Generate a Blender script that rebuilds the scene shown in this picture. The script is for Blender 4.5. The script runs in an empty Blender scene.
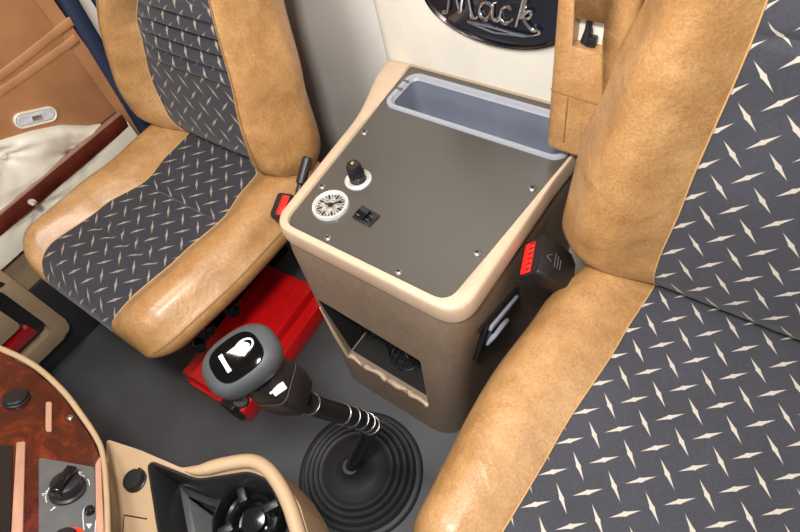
import bpy, bmesh, math, random
from mathutils import Vector, Matrix, Euler
random.seed(4)
V = Vector
PI = math.pi
scn = bpy.context.scene
COL = scn.collection

# ------------------------------------------------------------ camera
FPX = 580.72
CAM = V((.6964, -.3566, 1.3270))
ROT = Euler((.6203, .18498, .61288), 'XYZ')
cd = bpy.data.cameras.new('camera'); cam = bpy.data.objects.new('camera', cd); COL.objects.link(cam)
cam.location = CAM; cam.rotation_euler = ROT
cd.sensor_width = 36; cd.lens = FPX * 36 / 800; cd.clip_start = .02
scn.camera = cam
RM = ROT.to_matrix()

def onp(px, py, n, d):
    """world point of a picture position on the plane n.p = d"""
    r = RM @ V(((px - 400) / FPX, -(py - 266) / FPX, -1)); n = V(n)
    return CAM + r * ((d - n.dot(CAM)) / n.dot(r))
def U(px, py, ax, v):
    n = [0, 0, 0]; n['xyz'.index(ax)] = 1
    return onp(px, py, n, v)

# ------------------------------------------------------------ materials
def srgb(r, g, b):
    f = lambda c: (c / 255 / 12.92) if c / 255 <= .04045 else ((c / 255 + .055) / 1.055) ** 2.4
    return (f(r), f(g), f(b), 1)
class NT:
    def __init__(s, name):
        s.m = bpy.data.materials.new(name); s.m.use_nodes = True
        s.t = s.m.node_tree; s.b = s.t.nodes['Principled BSDF']
    def n(s, typ, **kw):
        o = s.t.nodes.new(typ)
        for k, v in kw.items(): setattr(o, k, v)
        return o
    def l(s, a, b): s.t.links.new(a, b)
    def m_(s, op, a, b=None, c=None, clamp=False):
        o = s.n('ShaderNodeMath', operation=op); o.use_clamp = clamp
        for i, x in enumerate((a, b, c)):
            if x is None: continue
            if isinstance(x, (int, float)): o.inputs[i].default_value = x
            else: s.l(x, o.inputs[i])
        return o.outputs[0]
    def noise(s, scale, detail=3, vec=None, rough=.5, dist=0):
        o = s.n('ShaderNodeTexNoise'); o.inputs['Scale'].default_value = scale
        o.inputs['Detail'].default_value = detail; o.inputs['Roughness'].default_value = rough
        o.inputs['Distortion'].default_value = dist
        if vec is None:
            if not hasattr(s, 'tc'): s.tc = s.n('ShaderNodeTexCoord').outputs['Object']
            vec = s.tc
        s.l(vec, o.inputs['Vector']); return o.outputs['Fac']
    def ramp(s, fac, stops):
        o = s.n('ShaderNodeValToRGB'); e = o.color_ramp.elements
        while len(e) < len(stops): e.new(.5)
        for i, (p, c) in enumerate(stops): e[i].position = p; e[i].color = c
        s.l(fac, o.inputs['Fac']); return o.outputs['Color']
    def mix(s, fac, a, b):
        o = s.n('ShaderNodeMix', data_type='RGBA')
        for k, x in ((0, fac), (6, a), (7, b)):
            if isinstance(x, (int, float, tuple)): o.inputs[k].default_value = x
            else: s.l(x, o.inputs[k])
        return o.outputs[2]
    def bump(s, h, strength=.3, dist=.001):
        o = s.n('ShaderNodeBump'); o.inputs['Strength'].default_value = strength
        o.inputs['Distance'].default_value = dist; s.l(h, o.inputs['Height'])
        s.l(o.outputs[0], s.b.inputs['Normal'])
    def set(s, **kw):
        for k, v in kw.items():
            k = {'rough': 'Roughness', 'metal': 'Metallic', 'spec': 'Specular IOR Level', 'coat': 'Coat Weight', 'coatr': 'Coat Roughness', 'trans': 'Transmission Weight', 'sheen': 'Sheen Weight'}[k]
            s.b.inputs[k].default_value = v
        return s
    def col(s, c):
        if isinstance(c, tuple): s.b.inputs['Base Color'].default_value = c
        else: s.l(c, s.b.inputs['Base Color'])
M = {}
def simple(key, rgb, rough=.5, metal=0, var=.08, nscale=40, bump=0, bscale=400, **kw):
    t = NT(key); c = srgb(*rgb); lo = tuple(x * (1 - var) for x in c[:3]) + (1,); hi = tuple(min(1, x * (1 + var)) for x in c[:3]) + (1,)
    t.col(t.ramp(t.noise(nscale), [(.3, lo), (.7, hi)])); t.set(rough=rough, metal=metal, **kw)
    if bump: t.bump(t.noise(bscale, 4), bump, .001)
    M[key] = t.m; return t
def leather():
    t = NT('tan_suede_leather')
    a = t.noise(22, 5, rough=.65); b = t.noise(260, 4, rough=.7); c = t.noise(7, 2)
    f = t.m_('ADD', t.m_('MULTIPLY', a, .42), t.m_('ADD', t.m_('MULTIPLY', b, .5), t.m_('MULTIPLY', c, .28)))
    t.col(t.ramp(f, [(.38, srgb(136, 93, 50)), (.58, srgb(168, 124, 75)), (.78, srgb(194, 152, 101))]))
    t.set(rough=.40, spec=.55, coat=.35, coatr=.25)
    w = t.noise(11, 2, dist=1.6)
    t.bump(t.m_('ADD', t.m_('MULTIPLY', t.noise(420, 4), .5), t.m_('MULTIPLY', w, 3.6)), .40, .0026)
    M['leather'] = t.m
leather()
def plate(key, base, loz):
    t = NT(key)
    uv = t.n('ShaderNodeUVMap'); uv.uv_map = 'UVMap'
    sp = t.n('ShaderNodeSeparateXYZ'); t.l(uv.outputs[0], sp.inputs[0])
    p = .051; x, y = sp.outputs[0], sp.outputs[1]
    def cell(c, off):
        f = t.m_('FRACT', t.m_('ADD', t.m_('DIVIDE', c, p), off)); return t.m_('MULTIPLY', t.m_('SUBTRACT', f, .5), p)
    def loz_(x, y, sgn):
        s_ = t.m_('ABSOLUTE', t.m_('MULTIPLY', t.m_('ADD', x, y) if sgn > 0 else t.m_('SUBTRACT', x, y), .7071))
        t_ = t.m_('ABSOLUTE', t.m_('MULTIPLY', t.m_('SUBTRACT', x, y) if sgn > 0 else t.m_('ADD', x, y), .7071))
        core = t.m_('MULTIPLY', t.m_('SUBTRACT', 1.0, t.m_('DIVIDE', s_, .0230)), .0030)
        bulge = t.m_('MAXIMUM', t.m_('SUBTRACT', .0008, t.m_('MULTIPLY', s_, .2)), 0.0)
        w = t.m_('ADD', core, bulge)
        return t.m_('MULTIPLY', t.m_('SUBTRACT', w, t_), 1500.0, clamp=True)
    A = loz_(cell(x, 0.0), cell(y, 0.0), -1); B = loz_(cell(x, .5), cell(y, .5), 1)
    mask = t.m_('MAXIMUM', A, B)
    wv = t.n('ShaderNodeTexWave'); wv.inputs['Scale'].default_value = 420; wv.inputs['Distortion'].default_value = 1.5; wv.bands_direction = 'DIAGONAL'
    t.l(uv.outputs[0], wv.inputs['Vector'])
    nz = t.noise(380, 3); big = t.noise(9, 3)
    f = t.m_('ADD', t.m_('MULTIPLY', wv.outputs['Fac'], .28), t.m_('ADD', t.m_('MULTIPLY', nz, .45), t.m_('MULTIPLY', big, .4)))
    lo = tuple(c * .62 for c in base[:3]) + (1,); hi = tuple(c * 1.5 for c in base[:3]) + (1,)
    body = t.ramp(f, [(.3, lo), (.85, hi)])
    lz = t.mix(t.m_('MULTIPLY', nz, .35), loz, tuple(c * .6 for c in loz[:3]) + (1,))
    t.col(t.mix(t.m_('MULTIPLY', mask, t.m_('ADD', .72, t.m_('MULTIPLY', nz, .35)), clamp=True), body, lz))
    t.set(rough=.75, spec=.25, sheen=.15); t.bump(t.m_('ADD', t.m_('ADD', f, t.m_('MULTIPLY', mask, .5)), t.m_('MULTIPLY', t.noise(9, 2, dist=1.5), 14.0)), .35, .0007)
    M[key] = t.m
plate('plate_fabric', srgb(60, 60, 66), srgb(204, 192, 177))
plate('plate_fabric_shaded', srgb(48, 48, 54), srgb(160, 148, 134))  # passenger copy of the same fabric, distance and shade mixed into its colours
simple('stitch', (188, 150, 100), .6); simple('seam', (66, 58, 44), .8); simple('stitch_dark', (136, 100, 60), .7)
simple('cream', (226, 218, 204), .55, nscale=12, var=.04, bump=.15, bscale=220)
simple('greywall', (224, 219, 211), .6, nscale=6, var=.05, bump=.15, bscale=200)
simple('tuft', (216, 208, 190), .4, nscale=15, var=.05, bump=.15, bscale=300)
simple('beige', (198, 173, 146), .42, nscale=30, var=.04, bump=.08, bscale=500)
simple('dashbeige_shaded', (184, 154, 120), .45, nscale=30, var=.04, bump=.08, bscale=500)  # dash copy of the beige plastic, its shadow mixed into the colour
simple('beige_dark', (158, 134, 106), .45, nscale=30, var=.05, bump=.1, bscale=500)
simple('body', (134, 114, 95), .62, nscale=60, var=.10, bump=.3, bscale=600)
simple('doorbrown', (172, 122, 82), .42, nscale=10, var=.14, bump=.15, bscale=250)
simple('floor', (70, 70, 72), .5, nscale=5, var=.22, bump=.35, bscale=220)
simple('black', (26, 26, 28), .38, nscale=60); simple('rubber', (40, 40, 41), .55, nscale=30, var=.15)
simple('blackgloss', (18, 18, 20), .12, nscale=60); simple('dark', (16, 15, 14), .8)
simple('tray_dark', (44, 43, 42), .3, nscale=30); simple('greyknob', (66, 67, 69), .5, nscale=60)
simple('navy', (34, 46, 70), .6, nscale=60, bump=.3); simple('navybadge', (17, 21, 34), .2, coat=1)
simple('chrome', (225, 225, 228), .12, 1, var=.02); simple('steel', (178, 176, 172), .3, 1, var=.05)
simple('red', (214, 18, 20), .32, nscale=20, var=.07); simple('redbutton', (232, 44, 34), .3)
simple('redlens', (150, 16, 20), .25, coat=.6); simple('white', (232, 232, 232), .4); simple('redring', (235, 60, 30), .35)
simple('rimgrey', (158, 160, 168), .38, var=.03); simple('traygrey', (118, 122, 136), .3, nscale=14, var=.08)
simple('panelgrey', (92, 91, 90), .45); simple('pink', (186, 140, 116), .25); simple('lens', (196, 196, 200), .2, var=.15, nscale=90, coat=.6)
simple('screen', (28, 27, 28), .25); simple('screwgrey', (128, 124, 118), .35, .6)
simple('dialsilver', (190, 188, 182), .35, .5, var=.5, nscale=120)
simple('plategloss', (70, 67, 64), .07, 1, var=.05)
simple('railtop', (150, 112, 96), .25)
simple('chromewhite', (222, 220, 214), .32, .35, var=.03)
simple('darkchrome', (120, 112, 108), .15, 1)
simple('gold', (200, 176, 120), .3, 1)
def gpanel():
    t = simple('taupe_panel', (76, 72, 66), .34, nscale=3, var=.10, spec=.7, coat=.25, coatr=.28)
    s = t.noise(500, 3); t.bump(s, .12, .0004)
gpanel()
def wood(key, lo, mid, hi):
    t = NT(key); t.noise(1)
    mp = t.n('ShaderNodeMapping'); mp.inputs['Scale'].default_value = (1, 1.6, 1.6); t.l(t.tc, mp.inputs[0])
    a = t.noise(15, 6, mp.outputs[0], .6, 1.2); b = t.noise(160, 3, mp.outputs[0], .6, .6)
    f = t.m_('ADD', t.m_('MULTIPLY', a, .8), t.m_('MULTIPLY', b, .25))
    t.col(t.ramp(f, [(.34, lo), (.52, mid), (.72, hi)])); t.set(rough=.22, coat=.8, coatr=.08); M[key] = t.m
wood('burl', srgb(28, 6, 4), srgb(72, 18, 8), srgb(122, 44, 17))
simple('redwood', (86, 34, 26), .22, nscale=18, var=.35, coat=.7)

# ------------------------------------------------------------ mesh helpers (all in world metres)
def link(name, bm, mat, parent=None, origin=None, smooth=True, auto=35):
    bmesh.ops.recalc_face_normals(bm, faces=bm.faces)
    me = bpy.data.meshes.new(name)
    off = V(parent['_w']) if parent is not None else V(origin if origin is not None else (0, 0, 0))
    bmesh.ops.translate(bm, verts=bm.verts, vec=-off)
    if smooth:
        lim = math.radians(auto)
        for f in bm.faces: f.smooth = True
        for e in bm.edges:
            if len(e.link_faces) == 2 and e.calc_face_angle(0) > lim: e.smooth = False
    bm.to_mesh(me); bm.free()
    me.materials.append(M[mat] if isinstance(mat, str) else mat)
    o = bpy.data.objects.new(name, me); COL.objects.link(o)
    if parent is not None: o.parent = parent; o['_w'] = list(parent['_w'])
    else: o.location = off; o['_w'] = list(off)
    if parent is not None and parent.type == 'MESH': pass
    return o
def thing(name, label, cat, loc, group=None):
    o = bpy.data.objects.new(name, None); COL.objects.link(o); o.location = loc; o.empty_display_size = .05
    o['_w'] = list(loc); o['label'] = label; o['category'] = cat
    if group: o['group'] = group
    return o
def tag(o, label, cat, group=None):
    o['label'] = label; o['category'] = cat
    if group: o['group'] = group
    return o
def struct(o): o['kind'] = 'structure'; return o
def box(bm, lo, hi, bev=0, seg=2, mat=None):
    r = bmesh.ops.create_cube(bm, size=1); vs = r['verts']; lo = V(lo); hi = V(hi)
    for v in vs: v.co = V((lo[i] + (v.co[i] + .5) * (hi[i] - lo[i]) for i in range(3)))
    if bev:
        es = list({e for v in vs for e in v.link_edges})
        rr = bmesh.ops.bevel(bm, geom=es, offset=bev, segments=seg, affect='EDGES', profile=.5)
        vs = list({v for v in vs if v.is_valid} | set(rr['verts']))
    if mat is not None:
        for v in vs: v.co = mat @ v.co
    return vs
def frame(c, z, x=None):
    """matrix with local +Z along z at point c"""
    z = V(z).normalized(); x = V(x) if x is not None else (V((1, 0, 0)) if abs(z.x) < .9 else V((0, 1, 0)))
    x = (x - z * x.dot(z)).normalized(); y = z.cross(x)
    m = Matrix((x, y, z)).transposed().to_4x4(); m.translation = V(c); return m
def lathe(bm, c, axis, prof, n=40, x=None, sx=1, sy=1):
    m = frame(c, axis, x); rings = []
    for r, h in prof:
        if r < 1e-6: rings.append([bm.verts.new(m @ V((0, 0, h)))])
        else: rings.append([bm.verts.new(m @ V((r * sx * math.cos(2 * PI * k / n), r * sy * math.sin(2 * PI * k / n), h))) for k in range(n)])
    for a, b in zip(rings, rings[1:]):
        for k in range(n):
            j = (k + 1) % n
            if len(a) == 1 and len(b) == 1: continue
            if len(a) == 1: bm.faces.new((a[0], b[k], b[j]))
            elif len(b) == 1: bm.faces.new((a[k], b[0], a[j]))
            else: bm.faces.new((a[k], a[j], b[j], b[k]))
def smoothpath(pts, k=6, closed=False):
    pts = [V(p) for p in pts]; out = []; n = len(pts)
    R = range(n if closed else n - 1)
    for i in R:
        g = (lambda q: pts[q % n]) if closed else (lambda q: pts[max(0, min(n - 1, q))])
        p0, p1, p2, p3 = g(i - 1), g(i), g(i + 1), g(i + 2)
        for j in range(k):
            t = j / k
            out.append(.5 * ((2 * p1) + (p2 - p0) * t + (2 * p0 - 5 * p1 + 4 * p2 - p3) * t * t + (3 * p1 - p0 - 3 * p2 + p3) * t ** 3))
    if not closed: out.append(pts[-1])
    return out
def tube(bm, pts, r, n=10, closed=False, flat=1, up=None):
    pts = [V(p) for p in pts]; N = len(pts); rings = []; prev = None
    for i, p in enumerate(pts):
        a = pts[(i - 1) % N] if closed or i else p; b = pts[(i + 1) % N] if closed or i < N - 1 else p
        t = (b - a).normalized()
        if up is not None: x = V(up).cross(t)
        elif prev is None: x = t.orthogonal()
        else: x = prev - t * prev.dot(t)
        if x.length < 1e-8: x = t.orthogonal()
        x.normalize(); prev = x; y = t.cross(x); rr = r[i] if isinstance(r, (list, tuple)) else r
        rings.append([bm.verts.new(p + (x * math.cos(2 * PI * k / n) + y * flat * math.sin(2 * PI * k / n)) * rr) for k in range(n)])
    M_ = N if closed else N - 1
    for i in range(M_):
        a, b = rings[i], rings[(i + 1) % N]
        for k in range(n): bm.faces.new((a[k], a[(k + 1) % n], b[(k + 1) % n], b[k]))
    if not closed: bm.faces.new(rings[0][::-1]); bm.faces.new(rings[-1])
def prism(bm, pts, vec, bev=0, seg=2):
    """closed outline (3D, planar) extruded along vec"""
    pts = [V(p) for p in pts]; vec = V(vec)
    a = [bm.verts.new(p) for p in pts]; b = [bm.verts.new(p + vec) for p in pts]
    fs = [bm.faces.new(a), bm.faces.new(b[::-1])]; n = len(pts)
    for i in range(n): fs.append(bm.faces.new((a[i], b[i], b[(i + 1) % n], a[(i + 1) % n])))
    if bev:
        es = [e for e in fs[1].edges]
        bmesh.ops.bevel(bm, geom=es, offset=bev, segments=seg, affect='EDGES', profile=.5)
def rrect(x0, x1, y0, y1, r, n=6):
    o = []
    for cx, cy, a in ((x1 - r, y1 - r, 0), (x0 + r, y1 - r, 90), (x0 + r, y0 + r, 180), (x1 - r, y0 + r, 270)):
        for k in range(n + 1):
            t = math.radians(a + 90 * k / n); o.append((cx + r * math.cos(t), cy + r * math.sin(t)))
    return o
def round_poly(pts, rad, n=6):
    """round the corners of a 2D/3D polygon; rad is a number or a list"""
    pts = [V(p) for p in pts]; N = len(pts); out = []
    for i, p in enumerate(pts):
        r = rad[i] if isinstance(rad, (list, tuple)) else rad
        a = (pts[i - 1] - p); b = (pts[(i + 1) % N] - p); r = min(r, a.length * .48, b.length * .48)
        s, e = p + a.normalized() * r, p + b.normalized() * r
        if r < 1e-5: out.append(p); continue
        for k in range(n + 1):
            t = k / n; out.append(s * (1 - t) ** 2 + p * 2 * t * (1 - t) + e * t * t)
    return out
def ringwall(bm, rings, caps=(False, False)):
    R = [[bm.verts.new(V(p)) for p in r] for r in rings]; n = len(R[0])
    for a, b in zip(R, R[1:]):
        for k in range(n): bm.faces.new((a[k], a[(k + 1) % n], b[(k + 1) % n], b[k]))
    if caps[0]: bm.faces.new(R[0][::-1])
    if caps[1]: bm.faces.new(R[-1])
def cut(o, bmc):
    """subtract a solid from an object for good (no helper object stays)"""
    off = V(o['_w']); bmesh.ops.recalc_face_normals(bmc, faces=bmc.faces)
    bmesh.ops.translate(bmc, verts=bmc.verts, vec=-off)
    me = bpy.data.meshes.new('cutter'); bmc.to_mesh(me); bmc.free()
    c = bpy.data.objects.new('cutter', me); COL.objects.link(c); c.matrix_world = Matrix.Translation(off)
    md = o.modifiers.new('cut', 'BOOLEAN'); md.object = c; md.operation = 'DIFFERENCE'; md.solver = 'EXACT'
    bpy.context.view_layer.update()
    dg = bpy.context.evaluated_depsgraph_get()
    new = bpy.data.meshes.new_from_object(o.evaluated_get(dg)); o.modifiers.clear(); o.data = new
    bpy.data.objects.remove(c); bpy.data.meshes.remove(me)

# ------------------------------------------------------------ seats
def cat(P, t):
    """catmull-rom through list of (a,h), t in 0..1"""
    n = len(P) - 1; f = min(max(t, 0), 1) * n; i = min(int(f), n - 1); f -= i
    p0, p1, p2, p3 = P[max(i - 1, 0)], P[i], P[i + 1], P[min(i + 2, n)]
    g = lambda k: .5 * (2 * p1[k] + (p2[k] - p0[k]) * f + (2 * p0[k] - 5 * p1[k] + 4 * p2[k] - p3[k]) * f * f + (3 * p1[k] - p0[k] - 3 * p2[k] + p3[k]) * f ** 3)
    return g(0), g(1)
def pad(root, pname, pmat, cover, O, A, L, N, length, hc, hw, ub, bump, r0, r1, uo, vo, dips=(), pleats=None, c0=.1, c1=.15, base=.35, bow=0, tap=.92, seams=(), ridge=False):
    """upholstered pad lofted along L; hw/ub/hc/bump are functions of distance; returns cover + panel + piping"""
    O, A, L, N = V(O), V(A), V(L), V(N)
    st = []
    k = 14
    for i in range(k): st.append(r0 * (1 - math.cos(PI / 2 * i / k)))
    m = 130
    for i in range(m): st.append(r0 + (length - r0 - r1) * i / m)
    for i in range(k + 1): st.append(length - r1 * (1 - math.sin(PI / 2 * i / k)))
    nq = 12; nb = 22; rings = []; vacc = 0; prevc = None; pipe = [[], []]; ridges = [[] for _ in seams]; ridges2 = [[] for _ in seams]
    for d in st:
        e = 1; c = 0
        if d < r0: e = math.sqrt(max(0, 1 - (1 - d / r0) ** 2)); c = c0
        if d > length - r1: e = math.sqrt(max(0, 1 - (1 - (length - d) / r1) ** 2)); c = c1
        H = hc(d); W_ = hw(d); W_ = W_ if isinstance(W_, tuple) else (W_, W_); B = bump(d); ubl, ubr = ub(d)
        H0 = H
        for y0, dep, wd in dips: H -= dep * math.exp(-((d - y0) / wd) ** 2)
        if pleats and pleats[0] < d < pleats[1]: H += pleats[3] * (abs(math.sin(PI * (d - pleats[0]) / pleats[2])) - .35)
        sc = 1 - c * (1 - e)
        def side(u, W):
            w = W - u; h0 = hc(d)
            if ridge: return [(u, H0), (u + .10 * w, h0 + .45 * B), (u + .32 * w, h0 + B), (u + .60 * w, h0 + .93 * B), (u + .84 * w, h0 + .35 * B), (W * .99, h0 * .72), (W, h0 * .40), (W * (.5 + .5 * tap), h0 * .14), (W * tap, 0)]
            return [(u, H0), (u + .12 * w, h0 + .35 * B), (u + .38 * w, h0 + B), (u + .66 * w, h0 + .86 * B), (u + .88 * w, h0 + .1 * B - .012), (W * .995, h0 * .68), (W, h0 * .40), (W * (.5 + .5 * tap) - .002, h0 * .14), (W * tap, 0)]
        row = []
        for s, u in ((-1, ubl), (1, ubr)):
            P = side(u, W_[0] if s < 0 else W_[1]); q = [cat(P, j / nb) for j in range(nb + 1)]
            row.append([(s * a, h) for a, h in q])
        pts = row[0][::-1]
        for j in range(1, nq):
            f = -1 + 2 * j / nq; a = -ubl + (ubl + ubr) * (j / nq)
            pts.append((a, H0 + (H - H0) * (1 - abs(f) ** 5) + bow * (1 - f * f) - .003 * (abs(f) ** 8)))
        pts += row[1]
        ring = []
        for a, h in pts:
            hb = base * H; h2 = hb + (h - hb) * e
            ring.append((O + A * (a * sc) + L * d + N * h2, a))
        cc = ring[len(ring) // 2][0]
        if prevc is not None: vacc += (cc - prevc).length
        prevc = cc
        rings.append(([p for p, a in ring], [a for p, a in ring], vacc))
        if d > r0 * .15 and d < length - r1 * .12:
            for si, q_ in enumerate(seams):
                jj = int(q_ * nb); ridges[si].append(ring[nb - jj][0] + (ring[nb - jj][0] - (O + L * d)).normalized() * .0006); ridges2[si].append(ring[nb + nq + jj][0] + (ring[nb + nq + jj][0] - (O + L * d)).normalized() * .0006)
            pipe[0].append(ring[nb][0] + N * .0012); pipe[1].append(ring[nb + nq][0] + N * .0012)
    n = len(rings[0][0])
    def sub(cols, close_bottom):
        bm = bmesh.new(); uvl = bm.loops.layers.uv.new('UVMap'); g = []
        for pts, au, vv in rings: g.append([bm.verts.new(pts[j]) for j in cols])
        for i in range(len(g) - 1):
            for j in range(len(cols) - 1):
                if abs(cols[j] - cols[j + 1]) != 1 and not close_bottom: continue
                idx = ((i, j), (i, j + 1), (i + 1, j + 1), (i + 1, j))
                f = bm.faces.new([g[a][b] for a, b in idx])
                for lp, (a, b) in zip(f.loops, idx): lp[uvl].uv = (rings[a][1][cols[b]] + uo, rings[a][2] + vo)
            if close_bottom:
                f = bm.faces.new((g[i][-1], g[i][0], g[i + 1][0], g[i + 1][-1]))
        bmesh.ops.remove_doubles(bm, verts=bm.verts, dist=1e-6)
        return bm
    # cover = left side + underside + right side ; the panel closes it
    cols = list(range(nb + nq, n)) + list(range(0, nb + 1))
    bmc = bmesh.new(); g = []
    for pts, au, vv in rings: g.append([bmc.verts.new(pts[j]) for j in cols])
    for i in range(len(g) - 1):
        for j in range(len(cols) - 1): bmc.faces.new((g[i][j], g[i][j + 1], g[i + 1][j + 1], g[i + 1][j]))
    bmesh.ops.remove_doubles(bmc, verts=bmc.verts, dist=1e-6)
    co = link(cover, bmc, 'leather', root, auto=60)
    po = link(pname, sub(list(range(nb, nb + nq + 1)), False), pmat, co, auto=60)
    bp = bmesh.new()
    for p in pipe: tube(bp, p, .0012, 6)
    pi = link('piping', bp, 'stitch', co)
    for rl_ in ridges + ridges2:
        bp = bmesh.new(); tube(bp, rl_, .0013, 6); link('gusset_seam', bp, 'stitch_dark', co)
    return co, po, rings
def const(v): return lambda d: v
def lerp_tab(tab):
    def f(d):
        if d <= tab[0][0]: return tab[0][1]
        for (a, x), (b, y) in zip(tab, tab[1:]):
            if d <= b:
                t = (d - a) / (b - a); t = t * t * (3 - 2 * t)
                return x + (y - x) * t if not isinstance(x, tuple) else tuple(p + (q - p) * t for p, q in zip(x, y))
        return tab[-1][1]
    return f
PITCH = .051
def phase(x, x0): # offset so that a lozenge of the first kind is centred on x0
    return (.5 * PITCH - (x0 - x)) % PITCH
# --- passenger seat (far left)
CX = -.375
ps = thing('truck_seat', 'tan leather passenger seat with dark tread-plate fabric, beside the brown door', 'seat', (CX, -.05, 0))
pad(ps, 'cushion_panel', 'plate_fabric_shaded', 'seat_cushion', (CX, -.324, .374), (1, 0, 0), (0, 1, 0), (0, 0, 1), .56,
    const(.078), lerp_tab([(0, (.275, .265)), (.25, (.29, .285)), (.5, (.285, .285))]), lerp_tab([(0, (.185, .120)), (.06, (.180, .125)), (.2, (.155, .14)), (.315, (.118, .152)), (.40, (.135, .135)), (.56, (.15, .11))]),
    const(.030), .075, .05, .012, .02, dips=((.310, .012, .007), (.155, .005, .005), (.180, .005, .005)), c1=.05, c0=.25, base=.2, seams=(.60,))
al = math.radians(15)
LB = V((0, math.sin(al), math.cos(al))); NB = V((0, -math.cos(al), math.sin(al)))
Ob = V((CX - .01, .122, .458)) - NB * .115
pad(ps, 'backrest_panel', 'plate_fabric_shaded', 'backrest', Ob, (1, 0, 0), LB, NB, .80,
    const(.115), lerp_tab([(0, (.29, .27)), (.06, (.305, .27)), (.20, (.285, .243)), (.37, (.240, .218)), (.8, (.22, .19))]), lerp_tab([(0, (.135, .135)), (.15, (.168, .174)), (.27, (.150, .186)), (.37, (.100, .184)), (.8, (.095, .16))]),
    lerp_tab([(0, .03), (.15, .055), (.8, .05)]), .065, .09, .01, .015, pleats=(.20, .355, .031, .019), c0=.14, c1=.3, base=.45, bow=.004, tap=.90, seams=(.34,), ridge=True)
# --- driver seat (near right)
DX = .75
ds = thing('truck_seat', 'tan leather driver seat with dark tread-plate fabric, largest and nearest, right of the console', 'seat', (DX, 0, 0))
pad(ds, 'cushion_panel', 'plate_fabric', 'seat_cushion', (DX, -.34, .285), (1, 0, 0), (0, 1, 0), (0, 0, 1), .64,
    const(.195), lerp_tab([(0, .285), (.3, .305), (.45, .295), (.64, .25)]), lerp_tab([(0, (.165, .165)), (.25, (.158, .158)), (.45, (.146, .15)), (.56, (.140, .145)), (.64, (.12, .13))]),
    const(.028), .07, .05, phase(0, .633 - DX), .0, c1=.10, c0=.2, base=.3)
al = math.radians(11)
LB = V((0, math.sin(al), math.cos(al))); NB = V((0, -math.cos(al), math.sin(al)))
Od = V((DX, .192, .482)) - NB * .12
pad(ds, 'backrest_panel', 'plate_fabric', 'backrest', Od, (1, 0, 0), LB, NB, .80,
    const(.12), lerp_tab([(0, .300), (.06, .314), (.20, .307), (.34, .281), (.45, .256), (.8, .2)]), lerp_tab([(0, (.140, .140)), (.08, (.143, .143)), (.2, (.137, .137)), (.45, (.126, .126)), (.8, (.11, .11))]),
    lerp_tab([(0, .02), (.15, .045), (.8, .05)]), .06, .09, phase(0, .647 - DX), .01, c0=.10, c1=.3, base=.5, dips=((.43, .011, .0055),))

def seat_base(root, cx, x0, x1, ped, y0, y1, zt):
    bm = bmesh.new(); box(bm, (x0, y0, zt - .07), (x1, y1, zt), .008); link('seat_frame', bm, 'black', root)
    bm = bmesh.new(); box(bm, (ped[0], y0 + .04, .0), (ped[1], y1 - .02, zt - .07), .01); link('pedestal', bm, 'dark', root)
seat_base(ps, CX, CX - .23, -.20, (-.62, -.40), -.20, .20, .372)
seat_base(ds, DX, .53, DX + .23, (.55, .95), -.24, .25, .30)
for k, (px, py, r) in enumerate(((203, 347, .016), (213, 330, .014), (236, 311, .018))):
    c = U(px, py, 'x', -.185); bm = bmesh.new()
    lathe(bm, c - V((.018, 0, 0)), (1, -.3, .25), [(0, 0), (r, .0), (r * 1.02, .012), (r * .9, .02), (r * .8, .022), (0, .024)], 20)
    link('adjuster_knob', bm, 'blackgloss', ps)
# rear recliner lever and buckle of the passenger seat
bm = bmesh.new(); a = U(297, 197, 'x', -.045); b = U(308, 157, 'x', -.052)
tube(bm, [a, a.lerp(b, .3), a.lerp(b, .35), b.lerp(a, .04), b], [.006, .006, .0105, .0105, .008], 16)
link('recliner_lever', bm, 'black', ps)

# ------------------------------------------------------------ console
ZT = .55
cons = thing('console_box', 'beige and taupe centre console between the two seats, with a dark top panel', 'console', (.19, .2, 0))
outer = [(-.020, -.014), (.394, -.018), (.394, .30), (.405, .4805), (-.105, .4805), (-.098, .43), (-.050, .30)]
rad = [.042, .05, .01, .01, .01, .05, .04]
def ring_at(z, t, r_scale=1):
    bot = [(.002, -.058), (.340, -.060), (.345, .30), (.345, .4805), (.0, .4805), (.0, .43), (.0, .30)]
    pts = [(o[0] * (1 - t) + b[0] * t, o[1] * (1 - t) + b[1] * t, z) for o, b in zip(outer, bot)]
    return round_poly(pts, [r * (1 + .3 * t) for r in rad], 6)
bm = bmesh.new()
zb = ZT - .030
rs = []
for k in range(13):
    t = k / 12; z = zb * (1 - t); rs.append([V((p.x, p.y, z)) for p in ring_at(z, t)])
def inset_ring(r, d):
    c = sum(r, V((0, 0, 0))) / len(r); out = []
    n = len(r)
    for i, p in enumerate(r):
        tng = (r[(i + 1) % n] - r[i - 1]); tng.z = 0
        if tng.length < 1e-7: out.append(p.copy()); continue
        nn = V((-tng.y, tng.x, 0)).normalized()
        if nn.dot(c - p) < 0: nn = -nn
        out.append(p + nn * d)
    return out
rs = [inset_ring(rs[0], .004)] + rs[1:]
ringwall(bm, rs, (True, True))
body = link('body', bm, 'body', cons, auto=40)
# front opening
F0 = V((0.020, -.16, .055))
bm = bmesh.new()
prism(bm, round_poly([(.050, -.2, .130), (.283, -.2, .118), (.288, -.2, .324), (.026, -.2, .342)], .008, 3), (0, .36, 0))
cut(body, bm)
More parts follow.
